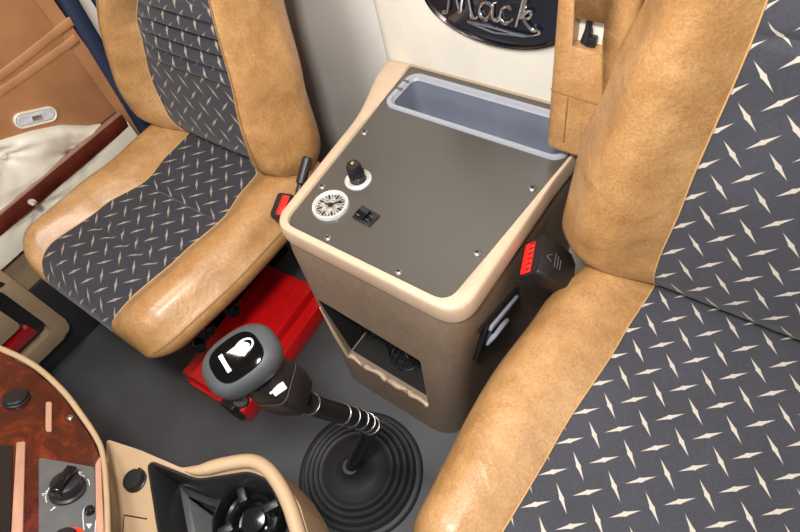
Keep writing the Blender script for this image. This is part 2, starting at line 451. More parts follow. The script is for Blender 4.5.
# bin well
bm = bmesh.new(); prism(bm, [(x, y, .40) for x, y in rrect(-.012, .375, .355, .452, .02)], (0, 0, .3)); cut(body, bm)
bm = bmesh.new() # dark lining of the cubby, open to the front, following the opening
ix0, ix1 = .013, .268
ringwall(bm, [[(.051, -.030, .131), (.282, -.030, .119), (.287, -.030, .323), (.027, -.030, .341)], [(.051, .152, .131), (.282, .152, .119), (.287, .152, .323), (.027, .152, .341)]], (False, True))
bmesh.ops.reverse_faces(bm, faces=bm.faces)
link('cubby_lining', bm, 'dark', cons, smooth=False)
bm = bmesh.new() # crumpled net inside
g = [[None] * 15 for _ in range(15)]
for i in range(15):
    for j in range(15):
        u, w = i / 14, j / 14
        g[i][j] = V((.065 + .205 * u, .01 + .025 * math.sin(u * 9 + w * 4) * math.cos(w * 7) + .05 * w, .135 + .13 * w * (1 - .35 * u) + .010 * math.sin(u * 17)))
for i in range(15):
    tube(bm, [g[i][j] for j in range(15)], .0014, 5); tube(bm, [g[j][i] for j in range(15)], .0014, 5)
link('cargo_net', bm, 'black', cons)
bm = bmesh.new() # frayed pale lip of the opening
lip = [V((.053 + .230 * k / 26, -.044 + .003 * math.sin(k * 1.1) * math.sin(k * .37 + 1), .128 - .012 * k / 26 + .003 * math.sin(k * .9))) for k in range(27)]
tube(bm, lip, [.0055 + .0018 * math.sin(k * 1.3 + math.sin(k)) for k in range(27)], 8)
tube(bm, [V((.052, -.046, .130)), V((.040, -.042, .22)), V((.029, -.036, .32))], [.005, .0045, .002], 8)
link('opening_lip', bm, 'beige', cons)
# rim: moulded frame around the sunken panel
panel = [(0, 0), (.36, 0), (.4005, .4795), (-.0405, .4795)]
def pring(z, inset=0, r=.028):
    q = [V((x, y, z)) for x, y in panel]
    return round_poly(q, [r, r, .006, .006], 9)
pr_ = pring(ZT)
def resample(ring, n=120):
    L = [0]
    for i in range(len(ring)): L.append(L[-1] + (ring[(i + 1) % len(ring)] - ring[i]).length)
    out = []
    for k in range(n):
        s = L[-1] * k / n; i = max(j for j in range(len(ring)) if L[j] <= s + 1e-12)
        seg = L[i + 1] - L[i]; out.append(ring[i].lerp(ring[(i + 1) % len(ring)], (s - L[i]) / seg if seg else 0))
    return out
def raycast_out(ring, target):
    """for every point of ring its partner on target, matched by angle about the centre, so that corners line up"""
    c = V((.18, .235, 0)); out = []
    n = len(target)
    for p in ring:
        d = V((p.x - c.x, p.y - c.y)); best = None
        for i in range(n):
            a, b = target[i], target[(i + 1) % n]
            ex, ey = b.x - a.x, b.y - a.y; det = d.x * (-ey) + d.y * ex
            if abs(det) < 1e-12: continue
            rx, ry = a.x - c.x, a.y - c.y
            t = (rx * (-ey) + ry * ex) / det; s = (d.x * ry - d.y * rx) / det
            if t > 0 and -1e-6 <= s <= 1 + 1e-6: best = t if best is None else max(best, t)
        out.append(V((c.x + d.x * best, c.y + d.y * best, p.z)))
    return out
inn = resample(pr_, 200)
out0 = raycast_out(inn, [V((x, y, ZT)) for x, y in [(p.x, p.y) for p in ring_at(ZT, 0)]])
mk = lambda ring, z: [V((p.x, p.y, z)) for p in ring]
bm = bmesh.new()
rr = [mk(inn, ZT - .012), mk(inn, ZT - .001), mk([a.lerp(b, .12) for a, b in zip(inn, out0)], ZT + .003), mk([a.lerp(b, .80) for a, b in zip(inn, out0)], ZT + .003),
      mk([a.lerp(b, .93) for a, b in zip(inn, out0)], ZT + .001), mk(out0, ZT - .004), mk(inset_ring(out0, -.002), ZT - .020), mk(inset_ring(out0, -.001), ZT - .036), mk(inset_ring(out0, .008), ZT - .038)]
ringwall(bm, rr); link('top_rim', bm, 'beige', cons, auto=50)
# panel
bm = bmesh.new(); prism(bm, mk(inset_ring(pring(ZT), .0008), ZT - .012), (0, 0, .0095), .001, 1)
pan = link('top_panel', bm, 'taupe_panel', cons, auto=30)
bm = bmesh.new(); prism(bm, [(x, y, ZT - .1) for x, y in rrect(-.014, .378, .353, .455, .022)], (0, 0, .2)); cut(pan, bm)
# bin: rim + tray
bm = bmesh.new()
A_ = lambda d, z, r: [(x, y, z) for x, y in rrect(-.024 + d, .386 - d, .345 + d, .462 - d, r)]
ringwall(bm, [A_(0, ZT - .0026, .028), A_(.001, ZT + .0015, .027), A_(.010, ZT + .0015, .02), A_(.012, ZT - .003, .018), A_(.015, ZT - .006, .016)])
rimo = link('bin_rim', bm, 'rimgrey', cons, auto=50)
bm = bmesh.new(); ringwall(bm, [A_(.0135, ZT - .005, .017), A_(.016, ZT - .05, .02), A_(.022, ZT - .105, .02), A_(.028, ZT - .112, .016)], (False, True))
link('storage_bin', bm, 'traygrey', cons, auto=40)
bm = bmesh.new(); box(bm, (-.022, .398, ZT + .0005), (-.009, .404, ZT + .003), .0008); link('bin_catch', bm, 'panelgrey', rimo)
bm = bmesh.new(); box(bm, (-.024, .425, ZT + .0005), (-.010, .43, ZT + .003), .0008); link('bin_catch', bm, 'panelgrey', rimo)
# screws
for x, y in ((-.007, .262), (.007, .105), (.098, .012), (.256, .012), (.352, .105), (.366, .270)):
    bm = bmesh.new(); lathe(bm, (x, y, ZT - .0026), (0, 0, 1), [(0, 0), (.0078, 0), (.0078, .0012), (.0062, .003), (.003, .0042), (0, .0028)], 20)
    s = link('screw', bm, 'screwgrey', cons)
    bm = bmesh.new(); a = random.random() * 3
    for q in (0, PI / 2):
        box(bm, (-.0035, -.0007, .0022), (.0035, .0007, .0036), mat=Matrix.Translation((x, y, ZT - .0012)) @ Matrix.Rotation(a + q, 4, 'Z'))
    link('screw_slot', bm, 'dark', s)
# round gauge
gc = V((.0551, .0737, ZT - .0026)); zz = V((0, 0, 1))
bm = bmesh.new(); lathe(bm, gc, zz, [(.0285, .001), (.0285, .005), (.031, .0075), (.0345, .007), (.036, .003), (.036, 0)], 56)
gg = link('gauge', bm, 'chromewhite', cons)
bm = bmesh.new(); lathe(bm, gc, zz, [(.0285, .002), (.012, .0025), (0, .0025)], 48); link('dial', bm, 'dialsilver', gg)
bm = bmesh.new()
for k in range(24):
    a = 2 * PI * k / 24; r0 = .0165 if k % 3 == 0 else .021; m = Matrix.Translation(gc) @ Matrix.Rotation(a, 4, 'Z')
    box(bm, (r0, -.0007 if k % 3 else -.0016, .0022), (.0262, .0007 if k % 3 else .0016, .0034), mat=m)
for a, l in ((.9, .021), (3.3, .012)):
    box(bm, (-.002, -.0016, .004), (l, .0016, .005), mat=Matrix.Translation(gc) @ Matrix.Rotation(a, 4, 'Z'))
lathe(bm, gc, zz, [(.005, .002), (.005, .0055), (0, .006)], 16); link('dial_marks', bm, 'black', gg)
# plug in a chromed outlet
pc = V((.063, .150, ZT - .0026))
bm = bmesh.new(); lathe(bm, pc, zz, [(.0165, 0), (.0165, .004), (.0225, .0060), (.0265, .003), (.0265, 0)], 40); sk = link('power_socket', bm, 'chromewhite', cons)
pl = thing('power_plug', 'black round plug with a pale tip standing in the console panel socket', 'plug', pc + V((0, 0, .0035)))
ax = V((-.04, .02, 1)).normalized()
bm = bmesh.new(); lathe(bm, pc + V((0, 0, .001)), ax, [(0, 0), (.0155, 0), (.0155, .010), (.013, .013), (.0125, .024), (.0145, .026), (.0145, .036), (.012, .041), (.0075, .043), (0, .043)], 28); link('plug_body', bm, 'black', pl)
bm = bmesh.new(); lathe(bm, pc + ax * .043, ax, [(0, 0), (.0045, 0), (.0045, .0025), (.003, .0045), (0, .005)], 16); link('plug_tip', bm, 'gold', pl)
bm = bmesh.new()
for k in range(14):
    a = 2 * PI * k / 14; c = pc + V((math.cos(a) * .0145, math.sin(a) * .0145, .014)); box(bm, (-.0012, -.0012, 0), (.0012, .0012, .011), .0003, 1, Matrix.Translation(c))
link('grip_ribs', bm, 'rubber', pl)
# rocker switch
sc_ = V((.133, .083, ZT - .0026)); m = Matrix.Translation(sc_) @ Matrix.Rotation(math.radians(-4), 4, 'Z') @ Matrix.Scale(1.32, 4)
bm = bmesh.new(); box(bm, (-.0165, -.0115, 0), (.0165, .0115, .003), .001, 2, m); sw = link('rocker_switch', bm, 'black', cons)
bm = bmesh.new()
box(bm, (-.0135, -.0085, -.002), (.001, .0085, .0085), .0012, 2, m @ Matrix.Rotation(math.radians(16), 4, 'Y'))
box(bm, (-.001, -.0085, -.003), (.0135, .0085, .0035), .0012, 2, m); link('rocker', bm, 'blackgloss', sw)
bm = bmesh.new(); box(bm, (.004, -.006, .0034), (.0115, -.0045, .0039), mat=m); box(bm, (.004, .002, .0034), (.0115, .0035, .0039), mat=m); link('switch_marks', bm, 'greyknob', sw)
# latch recessed in the console's right side
def side_x(y, z): return .402 - (.402 - .345) * (1 - z / zb)
nrm = V((1, 0, -.11)).normalized(); q0 = V((side_x(0, .355) - .004, .095, .352))
m = frame(q0, nrm, (0, 1, 0))    # local x = +Y, local y = up-ish
if (m.to_3x3() @ V((0, 1, 0))).z < 0: m = m @ Matrix.Rotation(PI, 4, 'Z')
m = m @ Matrix.Rotation(math.radians(24) * (-1 if (m.to_3x3() @ V((1, 0, 0))).y > 0 else 1), 4, 'Z')
sx = 1 if (m.to_3x3() @ V((1, 0, 0))).y > 0 else -1
bm = bmesh.new(); box(bm, (-.064, -.05, -.004), (.064, .042, .007), .002, 2, m); la = link('side_latch_plate', bm, 'black', cons)
bm = bmesh.new(); box(bm, (-.056, .026, .004), (.058, .040, .013), .003, 2, m); link('latch_bar', bm, 'rimgrey', la)
bm = bmesh.new(); tube(bm, smoothpath([m @ V(p) for p in ((-.035, -.024, .006), (-.028, -.004, .013), (0, .006, .015), (.028, -.004, .013), (.035, -.024, .006))]), .005, 10); link('latch_handle', bm, 'rimgrey', la)
bm = bmesh.new(); box(bm, (-.085, .036, -.002), (.072, .048, .0025), .0007, 1, m); link('latch_gasket', bm, 'dark', la)

# ------------------------------------------------------------ emblem
WY = .482
em = thing('oval_emblem', 'dark oval emblem with chrome frame and chrome script on the cream rear wall', 'emblem', (.177, WY, .643))
ec = V((.184, WY, .738)); EW, EH = .157, .084
bm = bmesh.new(); lathe(bm, ec, (0, -1, 0), [(.90, .0), (.90, .006), (0, .009)], 72, x=(1, 0, 0), sx=EW, sy=EH); link('badge_face', bm, 'navybadge', em)
bm = bmesh.new(); lathe(bm, ec, (0, -1, 0), [(1, 0), (1.0, .006), (.975, .011), (.94, .012), (.905, .008), (.90, .004)], 72, x=(1, 0, 0), sx=EW, sy=EH); link('chrome_frame', bm, 'darkchrome', em)
def stroke(bm, pts, r, k=6):
    P = smoothpath([ec + V((x * .86 - .008, -.012, z * .9 - .004)) for x, z in pts], k); tube(bm, P, r, 8)
bm = bmesh.new() # letters in emblem coordinates (metres)
S = lambda L, dx, dz, s=1: [(dx + x * s, dz + z * s) for x, z in L]
r = .0034
stroke(bm, [(-.118, -.030), (-.107, -.030), (-.098, .0), (-.088, .036), (-.083, .040)], r)
stroke(bm, [(-.083, .040), (-.078, .0), (-.072, -.022), (-.066, .0), (-.052, .040)], r)
stroke(bm, [(-.052, .040), (-.047, .005), (-.043, -.026), (-.036, -.030), (-.028, -.022)], r * 1.05)
stroke(bm, [(.008, .006), (-.006, .010), (-.022, -.004), (-.020, -.024), (-.006, -.026), (.006, -.006), (.010, .008), (.008, -.018), (.014, -.026), (.022, -.020)], r)
stroke(bm, [(.052, .004), (.044, .010), (.030, .0), (.026, -.018), (.036, -.027), (.050, -.020), (.058, -.012)], r)
stroke(bm, [(.062, -.028), (.070, .0), (.082, .040), (.087, .044), (.088, .034), (.078, .004)], r)
stroke(bm, [(.072, -.008), (.092, .010), (.098, .004), (.090, -.006), (.080, -.008), (.090, -.022), (.102, -.030), (.112, -.024)], r)
stroke(bm, [(-.055, -.042), (-.020, -.040), (.040, -.043), (.085, -.044), (.112, -.036), (.114, -.026)], r * .8)
stroke(bm, [(-.055, -.042), (.0, -.052), (.030, -.051), (.085, -.046)], r * .6)
link('script_lettering', bm, 'chrome', em)

# ------------------------------------------------------------ folded armrest of the driver seat
AX0, AX1, AY0, AY1 = .352, .470, .342, .41
arm_m = Matrix.Translation((0, AY0, .572)) @ Matrix.Rotation(math.radians(-5), 4, 'X') @ Matrix.Translation((0, -AY0, -.572))
bm = bmesh.new(); box(bm, (AX0, AY0, .572), (AX1, AY1, 1.05), .014, 4, arm_m)
arm = link('folded_armrest', bm, 'leather', ds, auto=50)
hb = bmesh.new(); box(hb, (.384, AY0 - .05, .778), (.428, AY0 + .024, .822), 0, 1, arm_m)
cut(arm, hb)
bm = bmesh.new()
for z in (.695,):
    tube(bm, [arm_m @ V(p) for p in ((AX0 + .002, AY0 + .03, z), (AX0 + .004, AY0 + .002, z), (AX0 + .02, AY0 - .0005, z), (AX1 - .01, AY0 - .0005, z - .004))], .0016, 6)
tube(bm, [arm_m @ V(p) for p in ((AX0 + .034, AY0 - .0003, .60), (AX0 + .034, AY0 - .0003, .69))], .0013, 6)
link('armrest_seam', bm, 'stitch_dark', arm)
bm = bmesh.new(); box(bm, (.3843, AY0 + .019, .7783), (.4277, AY0 + .0235, .8217), 0, 1, arm_m); link('hole_backing', bm, 'cream', arm)
bm = bmesh.new()
tube(bm, [arm_m @ V(p) for p in ((.400, AY0 + .012, .819), (.402, AY0 + .012, .802), (.400, AY0 + .010, .783))], [.003, .006, .008], 10)
box(bm, (.402, AY0 + .004, .779), (.416, AY0 + .017, .794), .002, 2, arm_m); link('hinge_catch', bm, 'black', arm)

# ------------------------------------------------------------ seat belt buckles
def buckle(name, label, top, axis, face, w=.033, d=.022, ln=.075, redmat='redbutton', stalk=.035, wordmark=True):
    axis = V(axis).normalized(); m = frame(top, axis, face)   # local z = axis out of the red end, local x = wide face side
    t = thing(name, label, 'buckle', V(top) - axis * (ln + stalk), 'seat belt buckles')
    bm = bmesh.new(); rings = []
    for z, s in ((0, .93), (-.004, 1), (-.03, 1), (-ln * .8, .86), (-ln, .6)):
        rings.append([m @ V((x, y, z)) for x, y in rrect(-d * s, d * s, -w * s, w * s, .006 * s, 3)])
    ringwall(bm, rings, (True, True)); link('buckle_housing', bm, 'black', t, auto=40)
    bm = bmesh.new(); box(bm, (-d * .72, -w * .78, -.006), (d * .20, w * .78, .0035), .003, 3, m); rb = link('release_button', bm, redmat, t)
    bm = bmesh.new()
    for k in range(6): box(bm, (-d * .1 + k * .0, -w * .7 + k * w * .26, .003), (d * .22, -w * .62 + k * w * .26, .0048), mat=m)
    link('button_ribs', bm, 'redlens', rb)
    bm = bmesh.new(); box(bm, (d * .38, -w * .8, -.004), (d * .62, w * .8, .001), .001, 1, m); link('tongue_slot', bm, 'dark', t)
    if wordmark:
        bm = bmesh.new()
        for k in range(3): box(bm, (d - .0002, -w * .35, -.030 - k * .006), (d + .0004, w * .35 - k * .004, -.0285 - k * .006), mat=m)
        tube(bm, smoothpath([m @ V((d + .0002, y, z)) for y, z in ((-.006, -.022), (-.003, -.015), (.0, -.012), (.004, -.016), (.006, -.022))], 4), .0007, 6)
        link('embossed_mark', bm, 'panelgrey', t)
    bm = bmesh.new(); a = V(top) - axis * (ln * .85); b = V(top) - axis * (ln + stalk)
    tube(bm, [a, b], .013, 10, flat=.25); link('belt_stalk', bm, 'black', t)
    return t
tp = U(531, 257, 'x', .425)
buckle('seat_belt_buckle', 'black seat belt buckle with a bright red button, between the console and the driver seat', tp, (-.62, -.28, .62), (.5, .1, .6), w=.038, d=.026, ln=.082)
tp = U(281, 205, 'z', .515)
buckle('seat_belt_buckle', 'black seat belt buckle with a red button, beside the passenger seat', tp, (.05, -.25, 1), (-1, -.3, .1), w=.028, d=.018, wordmark=False)

# ------------------------------------------------------------ gear lever
gl = thing('gear_lever', 'black gear lever with round grey knob, rising from a ribbed rubber boot on the floor', 'gear lever', (.1935, -.234, 0))
bc = V((.1935, -.234, 0))
bm = bmesh.new(); prof = [(.146, 0), (.1455, .006), (.140, .010), (.132, .010)]
rr_, z = .132, .010
for k in range(4):
    prof += [(rr_ - .002, z + .009), (rr_ - .006, z + .014), (rr_ - .011, z + .013), (rr_ - .015, z + .009)]; rr_ -= .014; z += .009
prof += [(.072, .050), (.050, .062), (.034, .072), (.024, .088), (.0175, .108), (.0, .109)]
lathe(bm, bc, zz, prof, 72)
for v in bm.verts:
    h = max(0, v.co.z - .03) / .07; v.co.x += .0115 * h; v.co.y -= .009 * h
link('boot', bm, 'rubber', gl, auto=50)
s0 = V((.205, -.243, .095)); s1 = U(371, 428, 'z', .27)
k0 = U(318, 407, 'z', .46); k1 = U(290, 393, 'z', .55); kh = U(243, 361, 'z', .655)
bm = bmesh.new(); tube(bm, [s0, s0.lerp(s1, .5), s1], .015, 18); link('shaft', bm, 'blackgloss', gl)
hp = smoothpath([s1 + (s1 - s0).normalized() * -.01, s1 + V((.006, 0, .022)), s1.lerp(k0, .35) + V((.012, .004, .02)), k0, k0.lerp(k1, .6)], 8)
bm = bmesh.new(); tube(bm, hp, .0172, 18); hs = link('air_hose', bm, 'black', gl)
LH = 0; acc = [0]
for a, b in zip(hp, hp[1:]): acc.append(acc[-1] + (b - a).length)
def along(s):
    for i in range(len(hp) - 1):
        if s <= acc[i + 1]:
            return hp[i].lerp(hp[i + 1], (s - acc[i]) / max(1e-9, acc[i + 1] - acc[i])), (hp[i + 1] - hp[i]).normalized()
    return hp[-1], (hp[-1] - hp[-2]).normalized()
for s in [acc[-1] * f for f in (.14, .24, .34, .44, .54, .88)]:
    p, t = along(s); m = frame(p, t); bm = bmesh.new(); tube(bm, [m @ V((.0175 * math.cos(q * PI / 10), .0175 * math.sin(q * PI / 10), 0)) for q in range(20)], .0014, 6, closed=True)
    link('spring_coil', bm, 'steel', hs)
kx = (k1 - kh).normalized()           # from head toward the lever
bm = bmesh.new()
mB = frame(k1 + kx * .022, -kx, (0, 0, 1)); rings = []
for z, s in ((0, .55), (.006, .85), (.03, 1), (.05, 1), (.095, .86)):
    rings.append([mB @ V((x, y, z)) for x, y in rrect(-.030 * s, .030 * s, -.034 * s, .034 * s, .013 * s, 5)])
ringwall(bm, rings, (True, True)); kb = link('knob_neck', bm, 'black', gl, auto=40)
bm = bmesh.new() # collar line
mC = frame(k1 + kx * (.022 - .058), -kx, (0, 0, 1)); ringwall(bm, [[mC @ V((x, y, z)) for x, y in rrect(-.0304, .0304, -.0344, .0344, .0135, 5)] for z in (0, .0022)]); link('collar_line', bm, 'panelgrey', kb)
# head: rounded pebble with a glossy plate on its upper face
up = (CAM - kh).normalized(); up = (up * .55 + V((-.25, -.15, .8)) * .6).normalized()
hx = V((U(275, 338, 'z', .66) - U(215, 378, 'z', .66))).normalized()   # long axis
mH = frame(kh, up, hx)
bm = bmesh.new(); rings = []
for a in range(-8, 9):
    t = a / 8 * PI / 2; c = abs(math.cos(t)) ** .62; s = math.copysign(abs(math.sin(t)) ** .8, math.sin(t))
    rings.append([mH @ V((x, y, s * .026)) for x, y in [(.056 * c * math.copysign(abs(math.cos(q)) ** .78, math.cos(q)), (.043) * c * math.copysign(abs(math.sin(q)) ** .78, math.sin(q))) for q in [2 * PI * j / 48 for j in range(48)]]])
ringwall(bm, rings, (False, False)); bmesh.ops.remove_doubles(bm, verts=bm.verts, dist=1e-5)
head = link('knob_head', bm, 'greyknob', gl, auto=60)
bm = bmesh.new()
se = lambda rx, ry, z, e=.7: [mH @ V((rx * math.copysign(abs(math.cos(q)) ** e, math.cos(q)), ry * math.copysign(abs(math.sin(q)) ** e, math.sin(q)), z)) for q in [2 * PI * j / 48 for j in range(48)]]
ringwall(bm, [se(.037, .029, .021), se(.036, .028, .0262), se(.028, .021, .0285), se(.012, .009, .0295)], (False, True)); link('knob_plate', bm, 'plategloss', head)
bm = bmesh.new()
el = lambda cx, cy, rx, ry, z: [mH @ V((cx + rx * math.cos(q), cy + ry * math.sin(q), z)) for q in [2 * PI * j / 28 for j in range(28)]]
tube(bm, el(.017, .004, .013, .0085, .0292), .0014, 6, closed=True)
tube(bm, smoothpath([mH @ V(p) for p in ((.010, .002, .0296), (.014, .007, .0296), (.017, .001, .0296), (.021, .006, .0296), (.024, .001, .0294))], 4), .0012, 6)
box(bm, (-.019, -.014, .027), (-.0125, .014, .0295), .0006, 1, mH)
link('knob_emblem', bm, 'white', head)
# white range selector on the neck facing the camera side
cpos = U(276, 384, 'z', .60); toc = (CAM - cpos).normalized(); 
mS = frame(k1 - kx * .022 + toc * .047, toc, hx.cross(toc))
bm = bmesh.new(); box(bm, (-.006, -.014, -.006), (.006, .006, .004), .0015, 2, mS); box(bm, (-.012, -.018, -.006), (.0, -.008, .006), .0015, 2, mS)
link('range_selector', bm, 'white', kb)
bm = bmesh.new(); c = U(236, 396, 'z', .60); lathe(bm, c + V((0, 0, -.012)), (CAM - c), [(0, 0), (.013, 0), (.015, .008), (.012, .017), (0, .019)], 20, sy=.8)
link('range_paddle', bm, 'black', head)

# ------------------------------------------------------------ red case on the floor
rb = thing('red_case', 'bright red plastic case lying on the dark floor below the passenger seat', 'case', (-.22, -.12, 0))
Mx = Matrix.Translation((-.22, -.12, 0)) @ Matrix.Rotation(math.radians(4), 4, 'Z')
bm = bmesh.new(); box(bm, (-.115, -.17, 0), (.085, .20, .062), .006, 2, Mx); link('case_base', bm, 'red', rb)
bm = bmesh.new(); box(bm, (-.113, -.165, .062), (.055, .198, .098), .006, 2, Mx); rl = link('case_lid', bm, 'red', rb)
bm = bmesh.new(); box(bm, (.010, -.160, .096), (.016, .19, .101), .0015, 2, Mx); box(bm, (-.09, -.160, .096), (-.084, .19, .101), .0015, 2, Mx); link('lid_rib', bm, 'red', rl)
bm = bmesh.new(); box(bm, (.03, -.182, .02), (.075, -.150, .088), .006, 2, Mx); link('latch', bm, 'black', rb)
bm = bmesh.new(); box(bm, (-.10, -.176, .045), (.02, -.160, .062), .003, 2, Mx); link('front_lip', bm, 'red', rb)

# ------------------------------------------------------------ dashboard
nd = V((0, .5, 1)); dd = nd.dot(V((0, -.45, .50))); ndu = nd.normalized()
D = lambda px, py, h=0: onp(px, py, nd, dd + h * nd.length)
dash = thing('dashboard', 'burl wood dashboard with beige edge trim and round knobs, lower left corner', 'dashboard', (-.1, -.55, 0))
topl = [(-200, 352), (-60, 342), (-20, 347), (6, 355), (35, 370), (60, 393), (94, 440), (101, 465), (103, 560), (-330, 600), (-330, 400)]
pts = [D(x, y) for x, y in topl]
bm = bmesh.new(); prism(bm, [p - ndu * .02 for p in [D(x, y) for x, y in topl]], ndu * .02, .002, 2); link('wood_fascia', bm, 'burl', dash)
edge = smoothpath([D(x, y, .002) for x, y in [(-330, 398), (-200, 349), (-60, 338), (-20, 343), (6, 351), (35, 366), (62, 390), (80, 413), (96, 437), (103, 456), (107, 500), (108, 560)]], 5)
bm = bmesh.new(); tube(bm, edge, [max(.0042, .0068 - .00006 * k) for k in range(len(edge))], 12); link('edge_trim', bm, 'dashbeige_shaded', dash)
lo = [D(x, y) - ndu * .02 for x, y in topl]
bm = bmesh.new(); prism(bm, lo, V((-.06, -.12, -.25))); link('dash_body', bm, 'beige_dark', dash, smooth=False)
def cap(px, py, r, par, z0=0.0, DD=None):
    DD = DD or D; c = DD(px, py, z0); bm = bmesh.new()
    lathe(bm, c, ndu, [(r * 1.12, -.002), (r * 1.12, .003), (r, .004), (r, .008), (r * .9, .0105), (0, .011)], 36)
    box(bm, (-r * .25, r * .7, .003), (r * .25, r * 1.2, .0095), .0015, 2, frame(c, ndu, (1, 0, 0)))
    return link('socket_cap', bm, 'black', par)
cap(16, 400, .0185, dash)
bm = bmesh.new(); prism(bm, round_poly([D(x, y, .0) for x, y in ((46, 403), (52, 403), (52, 432), (46, 432))], .003, 3), ndu * .003, .0006, 1); link('trim_slot', bm, 'pink', dash)
bm = bmesh.new(); lathe(bm, D(70, 418, 0), ndu, [(.0055, 0), (.0055, .002), (.003, .004), (0, .003)], 16); link('screw', bm, 'steel', dash)
bm = bmesh.new(); prism(bm, [D(x, y, .0) for x, y in ((-50, 443), (13, 446), (10, 560), (-50, 560))], ndu * .002, .0006, 1); link('dark_display', bm, 'screen', dash)
for q in (((17, 444), (26, 443), (23, 560), (11, 560)), ((96, 466), (101, 458), (106, 560), (97, 560))):
    bm = bmesh.new(); prism(bm, round_poly([D(x, y, 0) for x, y in q], .003, 3), ndu * .005, .0015, 2); link('bezel_strip', bm, 'pink', dash)
bm = bmesh.new(); prism(bm, round_poly([D(x, y, 0) for x, y in ((39, 458), (95, 468), (97, 560), (39, 560))], .004, 3), ndu * .002, .0006, 1); cp = link('control_plate', bm, 'panelgrey', dash)
kc = D(68, 491, .002); mk_ = frame(kc, ndu, (1, 0, 0))
bm = bmesh.new(); lathe(bm, kc, ndu, [(.0245, 0), (.0245, .004), (.021, .006), (.0195, .022), (.016, .024), (0, .024)], 36); kn = link('fan_knob', bm, 'black', cp)
bm = bmesh.new(); box(bm, (-.0075, -.021, .014), (.0075, .021, .032), .002, 2, mk_ @ Matrix.Rotation(math.radians(28), 4, 'Z')); link('knob_grip', bm, 'blackgloss', kn)
bm = bmesh.new()
for a0, a1 in ((100, 128), (138, 165), (192, 222), (235, 262), (60, 85)):
    tube(bm, [mk_ @ V((.0285 * math.cos(math.radians(a0 + (a1 - a0) * q / 6)), .0285 * math.sin(math.radians(a0 + (a1 - a0) * q / 6)), .0003)) for q in range(7)], .0007, 5)
def glyph(a, segs, s=.0035):
    c = V((.0305 * math.cos(math.radians(a)), .0305 * math.sin(math.radians(a)), .0004))
    for sg in segs: tube(bm, [mk_ @ (c + V((x * s, y * s, 0))) for x, y in sg], .0008, 5)
glyph(178, [[(-.5, 1), (.6, .8), (0, .2), (.6, -.3), (0, -1), (-.6, -.7)]])
glyph(228, [[(-.6, .7), (.2, 1), (.6, .4), (-.5, -.9), (.7, -.9)]])
glyph(292, [[(-.2, .6), (.2, 1), (.2, -1)]])
glyph(122, [[(-.9, 0), (.9, 0)], [(0, -.9), (0, .9)], [(-.6, -.6), (.6, .6)], [(.6, -.6), (-.6, .6)]], .0042)
link('dial_marks', bm, 'white', cp)
kc2 = D(66, 545, .002)
bm = bmesh.new(); lathe(bm, kc2, ndu, [(.017, 0), (.0245, .0005), (.0245, .003), (.017, .0035)], 36); link('red_ring', bm, 'redring', cp)
bm = bmesh.new(); lathe(bm, kc2, ndu, [(.0165, 0), (.0165, .015), (.013, .019), (0, .019)], 32); link('temperature_knob', bm, 'black', cp)
bm = bmesh.new(); lathe(bm, D(90, 512, .002), ndu, [(.0065, 0), (.006, .008), (.004, .010), (0, .010)], 20); link('small_button', bm, 'blackgloss', cp)
bm = bmesh.new(); tube(bm, smoothpath([D(x, y, .0025) for x, y in ((84, 530), (83, 512), (87, 506))], 3), .0007, 5); tube(bm, [D(96, 520, .0025), D(95, 533, .0025)], .0007, 5); prism(bm, [D(x, y, .0022) for x, y in ((86, 524), (92, 524), (89, 529))], ndu * .0006)
link('button_outline', bm, 'white', cp)

# beige side console with tray and cup holder
ZC = .46
E_ = lambda px, py, z=ZC: U(px, py, 'z', z)
tc = thing('dash_tray', 'beige dash extension with a dark tray and round cup holder, below the gear lever', 'tray', (.12, -.5, 0))
outl = [(106, 439), (140, 450), (182, 468), (215, 462), (250, 458), (270, 464), (285, 480), (300, 505), (316, 560), (110, 560)]
bm = bmesh.new(); base_o = [E_(x, y) for x, y in outl]
prism(bm, round_poly([p - V((0, 0, .14)) for p in base_o], .006, 4), (0, 0, .14), .003, 2); tb = link('tray_surround', bm, 'dashbeige_shaded', tc)
bm = bmesh.new(); prism(bm, round_poly([E_(x, y) - V((0, 0, .075)) for x, y in ((150, 463), (198, 482), (250, 474), (268, 482), (284, 508), (300, 575), (168, 575))], .012, 5), (0, 0, .15)); cut(tb, bm)
bm = bmesh.new()
tin = round_poly([E_(x, y) for x, y in ((150, 463), (198, 482), (250, 474), (268, 482), (284, 508), (300, 575), (168, 575))], .012, 5)
ringwall(bm, [[p + V((0, 0, .003)) for p in inset_ring(tin, -.004)], [p + V((0, 0, .0045)) for p in tin], [p - V((0, 0, .006)) for p in inset_ring(tin, .004)], [p - V((0, 0, .070)) for p in inset_ring(tin, .010)], [p - V((0, 0, .073)) for p in inset_ring(tin, .02)]], (False, True))
link('tray_liner', bm, 'tray_dark', tc, auto=50)
bm = bmesh.new(); rp = smoothpath([E_(x, y, ZC + .012) for x, y in ((186, 470), (200, 470), (225, 464), (250, 461), (266, 468), (280, 486), (291, 510), (300, 540))], 5)
tube(bm, rp, [min(.011, .003 + .0011 * k) for k in range(len(rp))], 12); link('raised_lip', bm, 'dashbeige_shaded', tc)
chc = E_(256, 522, ZC - .066)
bm = bmesh.new(); lathe(bm, chc, zz, [(.058, 0), (.058, .035), (.054, .040), (.050, .036), (.048, .010), (.040, .006), (.038, .018), (.034, .020), (.030, .016), (.028, .002), (.020, .002), (.019, .012), (0, .014)], 56); ch = link('cup_holder', bm, 'blackgloss', tc, auto=50)
for a in (60, 150, 240, 330):
    bm = bmesh.new(); box(bm, (.026, -.007, .008), (.052, .007, .034), .003, 2, Matrix.Translation(chc) @ Matrix.Rotation(math.radians(a), 4, 'Z')); link('grip_finger', bm, 'black', ch)
